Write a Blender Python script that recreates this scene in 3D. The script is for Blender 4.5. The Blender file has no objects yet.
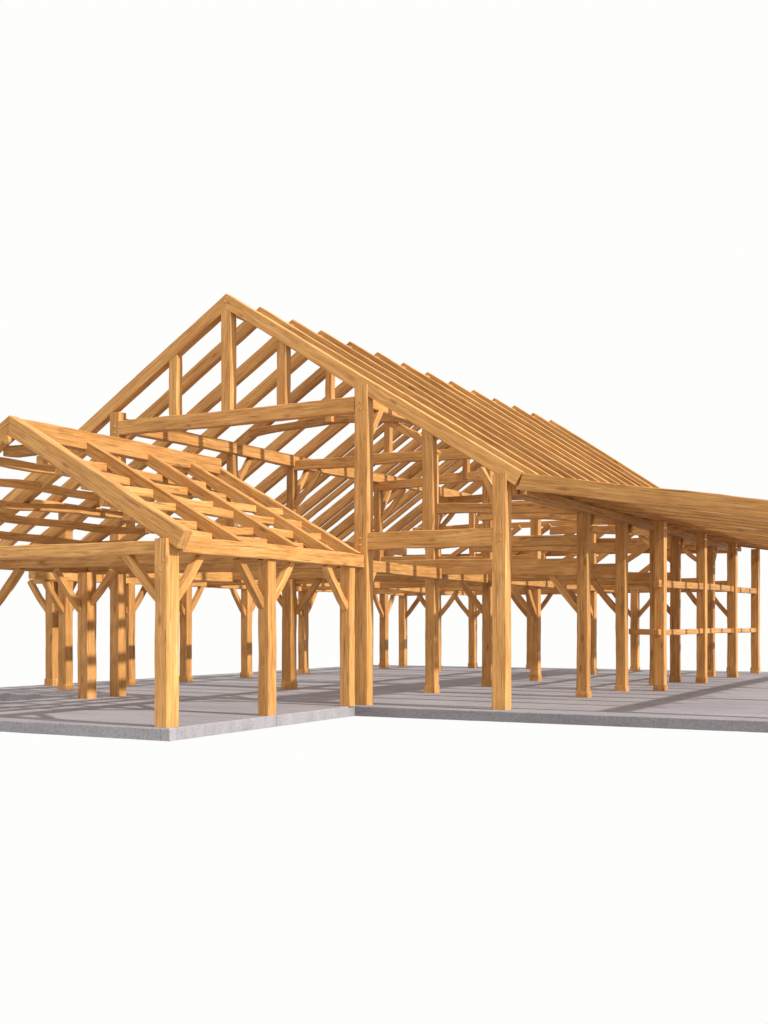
import bpy, math, random
from mathutils import Vector, Matrix
random.seed(11)
S = bpy.context.scene
COL = S.collection

# ------------------------------------------------------------------ materials
def nodes_of(name):
    m = bpy.data.materials.new(name); m.use_nodes = True
    nt = m.node_tree; nt.nodes.clear()
    return m, nt, nt.nodes.new, nt.links.new

def wood_material():
    m, nt, N, L = nodes_of('oak_timber')
    out = N('ShaderNodeOutputMaterial'); bs = N('ShaderNodeBsdfPrincipled')
    L(bs.outputs[0], out.inputs[0])
    tc = N('ShaderNodeTexCoord'); oi = N('ShaderNodeObjectInfo')
    # shift the pattern per timber so no two share their grain
    mul = N('ShaderNodeVectorMath'); mul.operation = 'SCALE'; mul.inputs[0].default_value = (37.0, 23.0, 17.0)
    L(oi.outputs['Random'], mul.inputs['Scale'])
    add = N('ShaderNodeVectorMath'); add.operation = 'ADD'
    L(tc.outputs['Object'], add.inputs[0]); L(mul.outputs[0], add.inputs[1])
    def mapping(sc):
        mp = N('ShaderNodeMapping'); mp.inputs['Scale'].default_value = sc
        L(add.outputs[0], mp.inputs['Vector']); return mp.outputs[0]
    def noise(sc, scale, detail, rough=.6, dist=0.0):
        n = N('ShaderNodeTexNoise'); n.inputs['Scale'].default_value = scale
        n.inputs['Detail'].default_value = detail; n.inputs['Roughness'].default_value = rough
        n.inputs['Distortion'].default_value = dist
        L(mapping(sc), n.inputs['Vector']); return n.outputs['Fac']
    def ramp(fac, stops):
        r = N('ShaderNodeValToRGB'); e = r.color_ramp.elements
        e[0].position, e[0].color = stops[0]; e[1].position, e[1].color = stops[-1]
        for p, c in stops[1:-1]:
            k = e.new(p); k.color = c
        L(fac, r.inputs[0]); return r.outputs[0]
    def mix(a, b, fac, mode='MIX'):
        x = N('ShaderNodeMix'); x.data_type = 'RGBA'; x.blend_type = mode
        if isinstance(fac, float): x.inputs[0].default_value = fac
        else: L(fac, x.inputs[0])
        L(a, x.inputs[6])
        if isinstance(b, tuple): x.inputs[7].default_value = b
        else: L(b, x.inputs[7])
        return x.outputs[2]
    grain = noise((.35, 9, 9), 2.2, 6, .62, .6)
    fine = noise((1.1, 42, 42), 2.0, 4, .65)
    patch = noise((.55, 1.6, 1.6), 1.3, 4, .55)
    base = ramp(grain, [(.26, (.375, .160, .040, 1)), (.43, (.53, .250, .069, 1)),
                        (.58, (.615, .320, .105, 1)), (.78, (.69, .415, .165, 1))])
    pt = ramp(patch, [(.28, (.74, .67, .60, 1)), (.50, (1, 1, 1, 1)), (.75, (1.10, 1.10, 1.1, 1))])
    c = mix(base, pt, .7, 'MULTIPLY')
    fr = ramp(fine, [(.36, (.62, .56, .50, 1)), (.56, (1, 1, 1, 1)), (.75, (1.12, 1.12, 1.12, 1))])
    c = mix(c, fr, .75, 'MULTIPLY')
    # knots
    v = N('ShaderNodeTexVoronoi'); v.feature = 'F1'; v.inputs['Scale'].default_value = 1.0
    L(mapping((1.1, 3.4, 3.4)), v.inputs['Vector'])
    kn = ramp(v.outputs['Distance'], [(.05, (1, 1, 1, 1)), (.17, (0, 0, 0, 1))])
    c = mix(c, (.24, .10, .032, 1), mix_fac(N, L, kn, .75))
    # drying checks
    ck = noise((.6, 20, 20), 1.7, 2, .5, .3)
    ckr = ramp(ck, [(.63, (0, 0, 0, 1)), (.69, (1, 1, 1, 1))])
    c = mix(c, (.17, .075, .028, 1), mix_fac(N, L, ckr, .7))
    # individual timbers differ a little in tone
    rr = ramp(oi.outputs['Random'], [(0, (.80, .76, .72, 1)), (.5, (1, 1, 1, 1)), (1, (1.14, 1.16, 1.2, 1))])
    c = mix(c, rr, 1.0, 'MULTIPLY')
    L(c, bs.inputs['Base Color'])
    bs.inputs['Roughness'].default_value = .62
    bs.inputs['Specular IOR Level'].default_value = .25
    bp = N('ShaderNodeBump'); bp.inputs['Strength'].default_value = .35; bp.inputs['Distance'].default_value = .012
    L(grain, bp.inputs['Height']); L(bp.outputs[0], bs.inputs['Normal'])
    return m

def mix_fac(N, L, col, k):
    x = N('ShaderNodeMath'); x.operation = 'MULTIPLY'; x.inputs[1].default_value = k
    L(col, x.inputs[0]); return x.outputs[0]

def concrete_material():
    m, nt, N, L = nodes_of('weathered_concrete')
    out = N('ShaderNodeOutputMaterial'); bs = N('ShaderNodeBsdfPrincipled'); L(bs.outputs[0], out.inputs[0])
    tc = N('ShaderNodeTexCoord')
    def noise(sc, scale, detail, rough=.6):
        mp = N('ShaderNodeMapping'); mp.inputs['Scale'].default_value = sc
        L(tc.outputs['Object'], mp.inputs['Vector'])
        n = N('ShaderNodeTexNoise'); n.inputs['Scale'].default_value = scale
        n.inputs['Detail'].default_value = detail; n.inputs['Roughness'].default_value = rough
        L(mp.outputs[0], n.inputs['Vector']); return n.outputs['Fac']
    def ramp(fac, stops):
        r = N('ShaderNodeValToRGB'); e = r.color_ramp.elements
        e[0].position, e[0].color = stops[0]; e[1].position, e[1].color = stops[-1]
        for p, c in stops[1:-1]:
            k = e.new(p); k.color = c
        L(fac, r.inputs[0]); return r.outputs[0]
    def mul(a, b, f=1.0):
        x = N('ShaderNodeMix'); x.data_type = 'RGBA'; x.blend_type = 'MULTIPLY'; x.inputs[0].default_value = f
        L(a, x.inputs[6]); L(b, x.inputs[7]); return x.outputs[2]
    big = noise((1, 1, 1), .35, 5)
    streak = noise((.25, 2.2, 1), 1.2, 5)          # trowel marks along the slab
    speck = noise((1, 1, 1), 26, 3, .7)
    c = ramp(big, [(.3, (.275, .254, .266, 1)), (.5, (.31, .287, .298, 1)), (.7, (.35, .327, .333, 1))])
    c = mul(c, ramp(streak, [(.34, (.80, .79, .80, 1)), (.60, (1.03, 1.03, 1.03, 1))]), .8)
    c = mul(c, ramp(speck, [(.36, (.74, .73, .75, 1)), (.55, (1, 1, 1, 1)), (.72, (1.12, 1.12, 1.12, 1))]), .9)
    # saw-cut control joints
    br = N('ShaderNodeTexBrick'); br.offset = 0.0
    br.inputs['Color1'].default_value = br.inputs['Color2'].default_value = (1, 1, 1, 1)
    br.inputs['Mortar'].default_value = (.75, .73, .73, 1)
    br.inputs['Scale'].default_value = 1.0; br.inputs['Mortar Size'].default_value = .012
    br.inputs['Mortar Smooth'].default_value = .1
    br.inputs['Brick Width'].default_value = 4.2; br.inputs['Row Height'].default_value = 3.1
    L(tc.outputs['Object'], br.inputs['Vector'])
    c = mul(c, br.outputs['Color'])
    L(c, bs.inputs['Base Color']); bs.inputs['Roughness'].default_value = .8
    bs.inputs['Specular IOR Level'].default_value = .25
    bp = N('ShaderNodeBump'); bp.inputs['Strength'].default_value = .3; bp.inputs['Distance'].default_value = .01
    L(speck, bp.inputs['Height']); L(bp.outputs[0], bs.inputs['Normal'])
    return m

WOOD = wood_material()
CONC = concrete_material()

# ------------------------------------------------------------------ helpers
def thing(name, loc, label, cat):
    o = bpy.data.objects.new(name, None); COL.objects.link(o)
    o.location = loc; o.empty_display_size = .5
    o['label'] = label; o['category'] = cat
    return o

def wpos(o):
    p = Vector((0, 0, 0))
    while o is not None:
        p = p + o.location; o = o.parent
    return p

def finish(name, verts, faces, parent, mat, angle=20):
    me = bpy.data.meshes.new(name); me.from_pydata(verts, [], faces); me.update()
    me.materials.append(mat)
    for p in me.polygons: p.use_smooth = True
    me.set_sharp_from_angle(angle=math.radians(angle))
    o = bpy.data.objects.new(name, me); COL.objects.link(o)
    return o

def timber(name, parent, p0, p1, w, h, wob=.006, bow=0.0, side=0.0, cut0=0.0, cut1=0.0, cham=.014, rough=.004, taper=0.0, seg=None):
    """squared, hand-hewn timber from p0 to p1; w = horizontal width, h = depth. Mesh runs along local X."""
    p0 = Vector(p0); p1 = Vector(p1); d = p1 - p0; Ln = d.length; X = d.normalized()
    if abs(X.z) > .97:                       # upright: w along world x, h along world y
        Y = Vector((1, 0, 0)); Y = (Y - X * Y.dot(X)).normalized(); Z = X.cross(Y)
    else:
        Y = Vector((0, 0, 1)).cross(X).normalized(); Z = X.cross(Y)
    n = seg or max(4, int(Ln / .28))
    ph = [random.uniform(0, 6.28) for _ in range(8)]
    f1, f2 = random.uniform(.7, 1.3), random.uniform(1.6, 2.8)
    verts = []; faces = []
    for i in range(n + 1):
        t = i / n
        env = math.sin(math.pi * t)
        oy = wob * (math.sin(f1 * 2 * math.pi * t + ph[0]) + .6 * math.sin(f2 * 2 * math.pi * t + ph[1])) + side * env
        oz = wob * (math.sin(f1 * 2 * math.pi * t + ph[2]) + .6 * math.sin(f2 * 2 * math.pi * t + ph[3])) + bow * env
        k = 1 + wob * 2.0 * math.sin(f2 * 2 * math.pi * t + ph[4]) + taper * (t - .5)
        a, b, c = w / 2 * k, h / 2 * k, cham
        ring = [(-a + c, -b), (a - c, -b), (a, -b + c), (a, b - c), (a - c, b), (-a + c, b), (-a, b - c), (-a, -b + c)]
        for (y, z) in ring:
            x = Ln * t
            if i == 0: x += cut0 * z
            if i == n: x += cut1 * z
            verts.append((x, y + oy + random.uniform(-rough, rough), z + oz + random.uniform(-rough, rough)))
    for i in range(n):
        for j in range(8):
            A = i * 8 + j; B = i * 8 + (j + 1) % 8
            faces.append((A, B, B + 8, A + 8))
    faces.append(tuple(range(7, -1, -1))); faces.append(tuple(n * 8 + j for j in range(8)))
    o = finish(name, verts, faces, parent, WOOD)
    R = Matrix((X, Y, Z)).transposed()
    if parent is not None:
        o.parent = parent
        pw = world_matrix(parent)
        o.matrix_basis = pw.inverted() @ (Matrix.Translation(p0) @ R.to_4x4())
    else:
        o.matrix_basis = Matrix.Translation(p0) @ R.to_4x4()
    return o

def world_matrix(o):
    m = Matrix.Identity(4)
    while o is not None:
        m = o.matrix_basis @ m; o = o.parent
    return m

def post(parent, x, y, z1, w=.28, d=None, z0=0.0, foot=False, wob=.004):
    d = d or w
    p = timber('post', parent, (x, y, z0), (x, y, z1), w, d, wob=wob)
    if foot:
        fh = random.uniform(.14, .24)
        timber('base_block', p, (x, y, 0), (x, y, fh), w + .04, d + .04, wob=.002, cham=.012, taper=-.05)
    return p

def brace(parent, x, y, zb, dx, dy, reach=.85, drop=.9, s=.15, curve=.03):
    """knee brace from the post at (x, y) up to a beam whose underside is at zb"""
    l = math.hypot(dx, dy); dx /= l; dy /= l
    p0 = (x + dx * .08, y + dy * .08, zb - drop); p1 = (x + dx * reach, y + dy * reach, zb + .05)
    ang = drop / (reach)
    return timber('brace', parent, p0, p1, s, s, wob=.004, bow=-curve, cham=.012)

def peg(parent, x, y, z, r=.028, ax='y', ln=.05):
    n = 12; vs = []; fs = []
    for k in (0, 1):
        for i in range(n):
            a = 2 * math.pi * i / n
            rr = r * (1 if k == 0 else .8)
            if ax == 'y': vs.append((rr * math.cos(a), -ln * k, rr * math.sin(a)))
            else: vs.append((ln * k, rr * math.cos(a), rr * math.sin(a)))
    for i in range(n): fs.append((i, (i + 1) % n, n + (i + 1) % n, n + i))
    fs.append(tuple(range(n, 2 * n))); fs.append(tuple(range(n - 1, -1, -1)))
    o = finish('peg', vs, fs, parent, WOOD)
    o.parent = parent
    o.matrix_basis = world_matrix(parent).inverted() @ Matrix.Translation((x, y, z))
    return o

# ------------------------------------------------------------------ slab
def slab():
    zt, zb = 0.0, -.22
    outline = [(-7.62, -.21), (.2, -.21), (.2, 6.2), (12.2, 6.2), (12.2, 30.0), (-12.4, 30.0), (-12.4, 6.2), (-7.62, 6.2)]
    # resample so that the edges can chip a little
    pts = []
    for i, a in enumerate(outline):
        b = outline[(i + 1) % len(outline)]
        L_ = math.hypot(b[0] - a[0], b[1] - a[1]); n = max(1, int(L_ / .22))
        for k in range(n):
            t = k / n; pts.append((a[0] + (b[0] - a[0]) * t, a[1] + (b[1] - a[1]) * t))
    cx, cy = -.1, 15
    n = len(pts); vs = []; fs = []
    def inset(i, amt):
        a = Vector(pts[i - 1]); b = Vector(pts[i]); c = Vector(pts[(i + 1) % n])
        t = (c - a).normalized(); nrm = Vector((-t.y, t.x))
        return b + nrm * amt
    for ring, (z, ins) in enumerate([(zb, 0), (zt - .022, 0), (zt, .022)]):
        for i in range(n):
            p = inset(i, ins + random.uniform(0, .008))
            vs.append((p.x, p.y, z + random.uniform(-.003, 0)if ring < 2 else 0))
    for r in (0, 1):
        for i in range(n):
            j = (i + 1) % n
            fs.append((r * n + i, r * n + j, (r + 1) * n + j, (r + 1) * n + i))
    fs.append(tuple(2 * n + i for i in range(n))); fs.append(tuple(range(n - 1, -1, -1)))
    o = finish('concrete_slab', vs, fs, None, CONC, 30)
    o['kind'] = 'structure'
    o['label'] = 'grey L-shaped concrete slab under the whole timber frame'
    return o
slab()

# ------------------------------------------------------------------ main hall
RX, RZ, RS = -3.4, 9.47, .626                 # ridge x, rafter top at ridge, roof slope
rz = lambda y: RZ + .017 * max(0, y - 6.6)      # the old ridge climbs a little towards the rear
ztop = lambda x, y=6.6: rz(y) - (RS + .0023 * max(0, y - 6.6)) * abs(x - RX)
FR = [6.6, 11.45, 14.6, 20.2, 24.9, 28.3]      # cross frames
NR = 14
RY = [6.6 + 1.35 * k + .026 * k * k + (random.uniform(-.05, .05) if 0 < k < 13 else 0) for k in range(14)]
XR, XL, AR, AL = 3.6, -9.9, 0.16, -6.72         # wall and arcade rows

hall = thing('timber_hall_frame', (-3.4, 17, 0),
             'tall gabled hall frame of honey timber with long open rafter roof behind the wing', 'timber frame')
tilt = math.atan(RS)
def hall_rafter(y, sgn, w, h, x_end, inset=0.0):
    vt = h / math.cos(tilt)                    # vertical thickness
    x0 = RX + sgn * inset; x1 = x_end
    z0 = ztop(x0, y) - vt / 2; z1 = ztop(x1, y) - vt / 2
    return timber('rafter', hall, (x0, y, z0), (x1, y, z1), w, h, wob=.005, cut0=-RS, seg=26)
for k in range(NR):
    y = RY[k]
    barge = k in (0, NR - 1)
    w, h = (.24, .31) if barge else (.18, random.uniform(.30, .34))
    hall_rafter(y, 1, w, h, 3.86 + (random.uniform(-.06, .03) if k else 0))
    hall_rafter(y, -1, w, h, -12.0)
    if 7 <= k < NR - 1: hall_rafter((y + RY[k + 1]) / 2, -1, .11, .2, -12.0, .3)
timber('ridge_beam', hall, (RX, 6.75, RZ - .30), (RX, 28.2, rz(28.2) - .30), .14, .30, wob=.006)
# wall plates and arcade plates
timber('wall_plate', hall, (XR, 6.76, 4.585), (XR, 28.4, 4.585), .25, .27, wob=.012)
timber('wall_plate', hall, (XL, 6.9, 4.90), (XL, 28.4, 4.80), .25, .27, wob=.012)
timber('arcade_plate', hall, (AR - .15, 6.76, 6.72), (AR - .15, 28.2, 6.72), .2, .22, wob=.012)
timber('arcade_plate', hall, (AL + .02, 6.5, 6.70), (AL + .02, 28.2, 6.86), .25, .34, wob=.03)

# front gable
post(hall, AR + .04, 6.6, 7.0, .33, .29, wob=.003)
post(hall, AL, 6.6, 6.98, .29, .29, wob=.003)
post(hall, XR - .14, 6.6, 4.86, .31, .31, wob=.003)
timber('tie_beam', hall, (AL + .13, 6.58, 6.58), (AR - .13, 6.58, 6.58), .22, .34, wob=.007)
timber('tie_beam', hall, (AR + .13, 6.58, 3.58), (XR - .26, 6.58, 3.58), .22, .37, wob=.006)
timber('king_post', hall, (RX, 6.6, 6.74), (RX, 6.6, 9.2), .28, .24, wob=.003)
for x in (-4.95, -1.88):
    timber('stud', hall, (x, 6.6, 6.73), (x, 6.6, ztop(x) - .3), .25, .22, wob=.003)
timber('stud', hall, (1.8, 6.6, 3.75), (1.8, 6.6, ztop(1.8) - .3), .26, .22, wob=.004)
peg(hall, RX - .03, 6.49, RZ - .2, .035)
for x, z in ((AR, 6.55), (AL, 6.55), (XR - .14, 3.58), (AR, 3.58)):
    peg(hall, x + .03, 6.455, z + .07, .02); peg(hall, x + .03, 6.455, z - .08, .02)

# inner frames
for i, y in enumerate(FR[1:]):
    last = i == len(FR) - 2
    up = random.uniform(-.05, .08)
    if i > 0:
        timber('tie_beam', hall, (AL - .25, y, 6.50 + up), (AR + .5, y, 6.50 + up), .22, .30, wob=.022, bow=random.uniform(.02, .12))
        timber('king_post', hall, (RX, y, 6.6), (RX, y, rz(y) - .35), .2, .2)
    else:
        timber('collar_beam', hall, (-6.1, y, 7.12), (-1.3, y, 7.16), .16, .2, wob=.02, bow=.1)
        timber('king_post', hall, (RX - .05, y - .1, 7.2), (RX - .05, y - .1, rz(y) - .35), .2, .2)
    timber('post', hall, (AL, y, 3.3), (AL, y, 6.6), .24, .24, wob=.012)
    timber('collar_beam', hall, (-5.6, y + .18, 7.75), (-1.2, y + .18, 7.75), .1, .2, wob=.012) if last else None
    if i == 4: timber('tie_beam', hall, (XL, y + .05, 4.55), (XR, y + .05, 4.5), .2, .22, wob=.02, bow=.05)
    zl = 3.18 if not last else 3.15
    timber('tie_beam', hall, (XL, y, zl), (XR - .1, y, zl), .25, .40, wob=.018, bow=random.uniform(0, .08))
    if i < 2: timber('tie_beam', hall, (AR - .8, y + .03, 3.86 + up), (XR, y + .03, 3.80), .22, .27, wob=.018, bow=.03)
    timber('tie_beam', hall, (XL, y + .03, 3.86 + up), ((AL + 2.5) if y < 19 else AR - .8, y + .03, 3.84), .2, .36, wob=.018, bow=.03)
    # upper braces
    if i > 0: brace(hall, AL, y, 6.36, 1, 0, 1.0, 1.0, .15, .03)
    if i == 2: brace(hall, AR - .65, y, 6.36, -1, 0, 1.0, 1.0, .15, .03)
    brace(hall, AL, y, 6.55, 0, 1, .9, .9, .14, .03)
    if not last:
        brace(hall, XR, y, 4.45, 0, 1, .8, .8, .14, .04)
        if i > 1: brace(hall, XR, y, 4.5, -1, 0, 1.1, .8, .14, .04)
    timber('aisle_tie', hall, (AR - .6, y + .02, 4.75 + up), (XR, y + .02, 4.55), .2, .26, wob=.02, bow=.06)

# the second frame's extra bent collar, seen under the front tie
timber('brace', hall, (AR - .5, 11.6, 6.15), (-1.75, 11.6, 7.1), .18, .2, wob=.02, bow=.06)
brace(hall, AR - .1, 6.7, 6.6, 0, 1, .9, .9, .15, .03)
brace(hall, XR - .17, 6.72, 5.0, -1, .2, .55, 1.15, .13, -.08)

# arcade posts on the right-hand inner row, full height
for y in (11.5, 15.2, 19.0, 24.6):
    post(hall, AR - .65, y, 6.42, .27, .27, foot=True)
    if y > 14: brace(hall, AR - .65, y, 2.98, -1, 0)
    if y > 18: brace(hall, AR - .65, y, 2.98, 0, -1)
timber('arcade_beam', hall, (AR - .35, 6.76, 3.08), (AR - .65, 28.2, 3.08), .24, .27, wob=.02)
brace(hall, AR - .3, 6.7, 2.95, 0, 1, .95, .95)
# left-hand inner row: only the two far posts reach the floor
for y in FR[4:]:
    post(hall, AL, y, 3.2, .27, foot=True)
    for s in (-1, 1): brace(hall, AL, y, 2.98, s, 0)
timber('arcade_beam', hall, (AL, 6.76, 3.1), (AL, 28.2, 3.1), .24, .28, wob=.03)
post(hall, -4.72, 11.3, 3.0, .30, foot=True)
brace(hall, -4.72, 11.5, 2.98, 1, 0); brace(hall, -4.72, 11.5, 2.98, -1, 0)

# right wall posts
for y in FR[1:]:
    post(hall, XR, y, 4.48, .27, foot=True)
    brace(hall, XR, y, 2.98, -1, 0)
post(hall, XR, 17.8, 4.48, .22, foot=True)
for x in [-9.4 + 1.3 * q for q in range(8)]:
    timber('raking_strut', hall, (x, 28.15, 3.3), (x + 3.5, 28.12, 5.65), .13, .2, wob=.015)
timber('tie_beam', hall, (-9.4, 28.32, 5.72), (2.2, 28.32, 5.72), .2, .22, wob=.02)
# left wall posts
for y in (8.2, 10.8, 13.5, 16.8, 20.4, 23.5, 26.6):
    if y != 23.5: post(hall, XL, y, 4.8, .28, foot=random.random() < .8)
    for s in (-1, 1): brace(hall, XL, y, 2.98, 0, s) if y != 23.5 else None
timber('girt', hall, (XL, 6.9, 3.1), (XL, 28.3, 3.1), .24, .28, wob=.03)
post(hall, -11.7, 9.6, 3.0, .28, foot=True)
timber('outrigger_beam', hall, (-12.3, 9.6, 3.1), (XL + .2, 9.6, 3.1), .24, .26, wob=.015)
brace(hall, -11.7, 9.6, 2.98, -1, 0); brace(hall, -11.7, 9.6, 2.98, 1, 0)
# back gable posts
for x in (-4.2, 0.0):
    post(hall, x, 28.3, 3.1, .28, foot=True)
    for s in (-1, 1): brace(hall, x, 28.3, 2.96, s, 0)
post(hall, XL, 28.3, 4.6, .28)
brace(hall, XL, 28.3, 2.96, 1, 0)

# ------------------------------------------------------------------ small gabled wing
PX, PZ, PS = -3.58, 5.63, .565
ptop = lambda x: PZ - PS * abs(x - PX)
wing = thing('timber_wing_frame', (-3.58, 3, 0),
             'small low gabled wing frame of pale timber at the front left corner of the slab', 'timber frame')
WX = [0.0, -7.16]
def wing_rafter(y, x_end, w, h):
    vt = h / math.cos(math.atan(PS))
    dz = 0 if y < .5 else -.17
    return timber('rafter', wing, (PX, y, ptop(PX) - vt / 2 + dz), (x_end, y, ptop(x_end) - vt / 2 + dz), w, h, wob=.006, cut0=-PS, cut1=(0 if y < .5 else 1 / PS), seg=18)
for k, y in enumerate((0.0, 1.95, 3.85, 5.3, 6.42)):
    w, h = (.24, .34) if k == 0 else (.165, .25)
    wing_rafter(y, -.03 if k else .36, w, h); wing_rafter(y, -7.13 if k else -7.5, w, h)
timber('ridge_beam', wing, (PX, -.02, PZ - .22), (PX, 6.4, PZ - .19), .22, .36, wob=.012)
peg(wing, PX - .02, -.12, PZ - .46, .085, ln=.06)
timber('ridge_block', wing, (PX - .35, .17, PZ - .62), (PX + .55, .17, PZ - .62), .2, .2, wob=.01)
for sgn in (1, -1):
    for f in (.16, .29, .42, .55, .68, .81):
        x = PX + sgn * 3.9 * f
        timber('purlin', wing, (x, .02, ptop(x) - .46), (x + random.uniform(-.22, .22), 6.45, ptop(x) - .44), .17, .16,
               wob=.03, bow=random.uniform(-.06, .04), side=random.uniform(-.08, .08))
for x in WX:
    timber('wall_plate', wing, (x + (.09 if x == 0 else -.09), .145, 3.15), (x + (.16 if x == 0 else -.09), 6.52, 3.15), .25, .29, wob=.008)
posts = [(-.02, 0, .27, .35), (.05, 3.0, .25, .28), (.1, 6.05, .26, .22), (-7.16, 0, .3, .3), (-7.3, 3.0, .28, .28), (-6.73, 5.5, .32, .32)]
for x, y, w, d in posts:
    post(wing, x, y, 3.23 if y == 0 else 3.0, w, d)
for y in (0.0, 3.0, 6.0):
    timber('tie_beam', wing, (-7.05, y, 3.09), (-.1, y, 3.09), .22, .23, wob=.009)
for x, y in ((0, 0), (0, 3), (.1, 6.05), (-7.16, 0), (-7.3, 3.0), (-6.85, 5.5)):
    sx = -1 if x > -1 else 1
    if y < 5: brace(wing, x, y, 2.97, 0, 1, .92, .85, .15)
    if y > 0: brace(wing, x, y, 2.97, 0, -1, .92, .85, .15)
    if not (sx < 0 and y > 0): brace(wing, x, y, 2.97, sx, 0, .92, .85, .15)
peg(wing, .05, -.15, 2.85, .02); peg(wing, -.02, -.15, 2.68, .02)

# ------------------------------------------------------------------ lean-to
lean = thing('timber_leanto_frame', (7.2, 17, 0),
             'low lean-to frame with gently sloping dense rafters along the right side of the hall', 'timber frame')
LS = .165
ltop = lambda x: 4.87 - LS * (x - 3.9)
for k in range(15):
    y = 6.6 + 1.53 * k + (.25 if k else 0)
    w, h = (.2, .34) if k == 0 else (.22, .21)
    x0 = 3.9 if k == 0 else 3.62
    yy = y if k == 0 else y + random.uniform(-.05, .05)
    timber('rafter', lean, (x0, yy, ltop(x0) - h / 2 - (.04 if k else 0)), (11.2, yy, ltop(11.2) - h / 2 - (.04 if k else 0)), w, h, wob=.012, cut0=LS, seg=24)
timber('ledger', lean, (3.86, 6.75, 4.53), (3.86, 28.5, 4.53), .12, .16, wob=.008)
for i in range(5):  # boards added by the ledger to keep sun off it and the post heads
    x = 4.0 + i * .30
    timber('shade_board', lean, (x, 6.78, ltop(x) - .03 + .012 * (i % 2)), (x, 28.6, ltop(x) - .03 + .012 * (i % 2)), .33, .026, wob=.003, rough=.002, cham=.004, seg=30)
timber('outer_beam', lean, (10.4, 6.5, ltop(10.4) - .45), (10.4, 28.6, ltop(10.4) - .45), .26, .3, wob=.01)
for y in (6.7, 12.1, 17.5, 22.9, 28.2):
    post(lean, 10.4, y, ltop(10.4) - .6, .28)
BY = [15.3, 20.0, 24.4, 28.3]
for y in BY:
    post(lean, 4.45, y, ltop(4.45) - .28, .27, foot=True)
timber('girt', lean, (4.45, 14.9, 2.86), (4.45, 28.45, 2.98), .14, .19, wob=.01)
timber('girt', lean, (4.45, 14.9, 1.56), (4.45, 28.45, 1.56), .12, .15, wob=.006)
timber('girt', lean, (XR + .1, 14.95, 1.57), (4.4, 14.95, 1.57), .12, .15, wob=.004)

# ------------------------------------------------------------------ light
w = bpy.data.worlds.new('World'); S.world = w; w.use_nodes = True
bg = w.node_tree.nodes['Background']
bg.inputs['Color'].default_value = (.99, .99, .978, 1); bg.inputs['Strength'].default_value = 1.0
el, az = math.radians(35), math.radians(-5)        # from the right, a little in front
d = Vector((math.cos(el) * math.cos(az), math.cos(el) * math.sin(az), math.sin(el)))
sl = bpy.data.lights.new('sun', 'SUN'); sl.energy = 5.0; sl.angle = math.radians(1.2); sl.color = (1, .985, .94)
so = bpy.data.objects.new('sun', sl); COL.objects.link(so)
so.rotation_euler = d.to_track_quat('Z', 'Y').to_euler(); so.location = d * 60

# ------------------------------------------------------------------ camera
cd = bpy.data.cameras.new('camera'); co = bpy.data.objects.new('camera', cd); COL.objects.link(co)
cd.sensor_fit = 'AUTO'; cd.sensor_width = 36; cd.lens = 1200 / 1024 * 36
cd.shift_y = 113 / 1024; cd.clip_end = 500
co.location = (12.93, -16.47, 1.75); co.rotation_euler = (math.radians(90), 0, math.atan2(636, 1200))
S.camera = co
S.view_settings.view_transform = 'Standard'; S.view_settings.look = 'None'
S.view_settings.exposure = 0; S.view_settings.gamma = 1
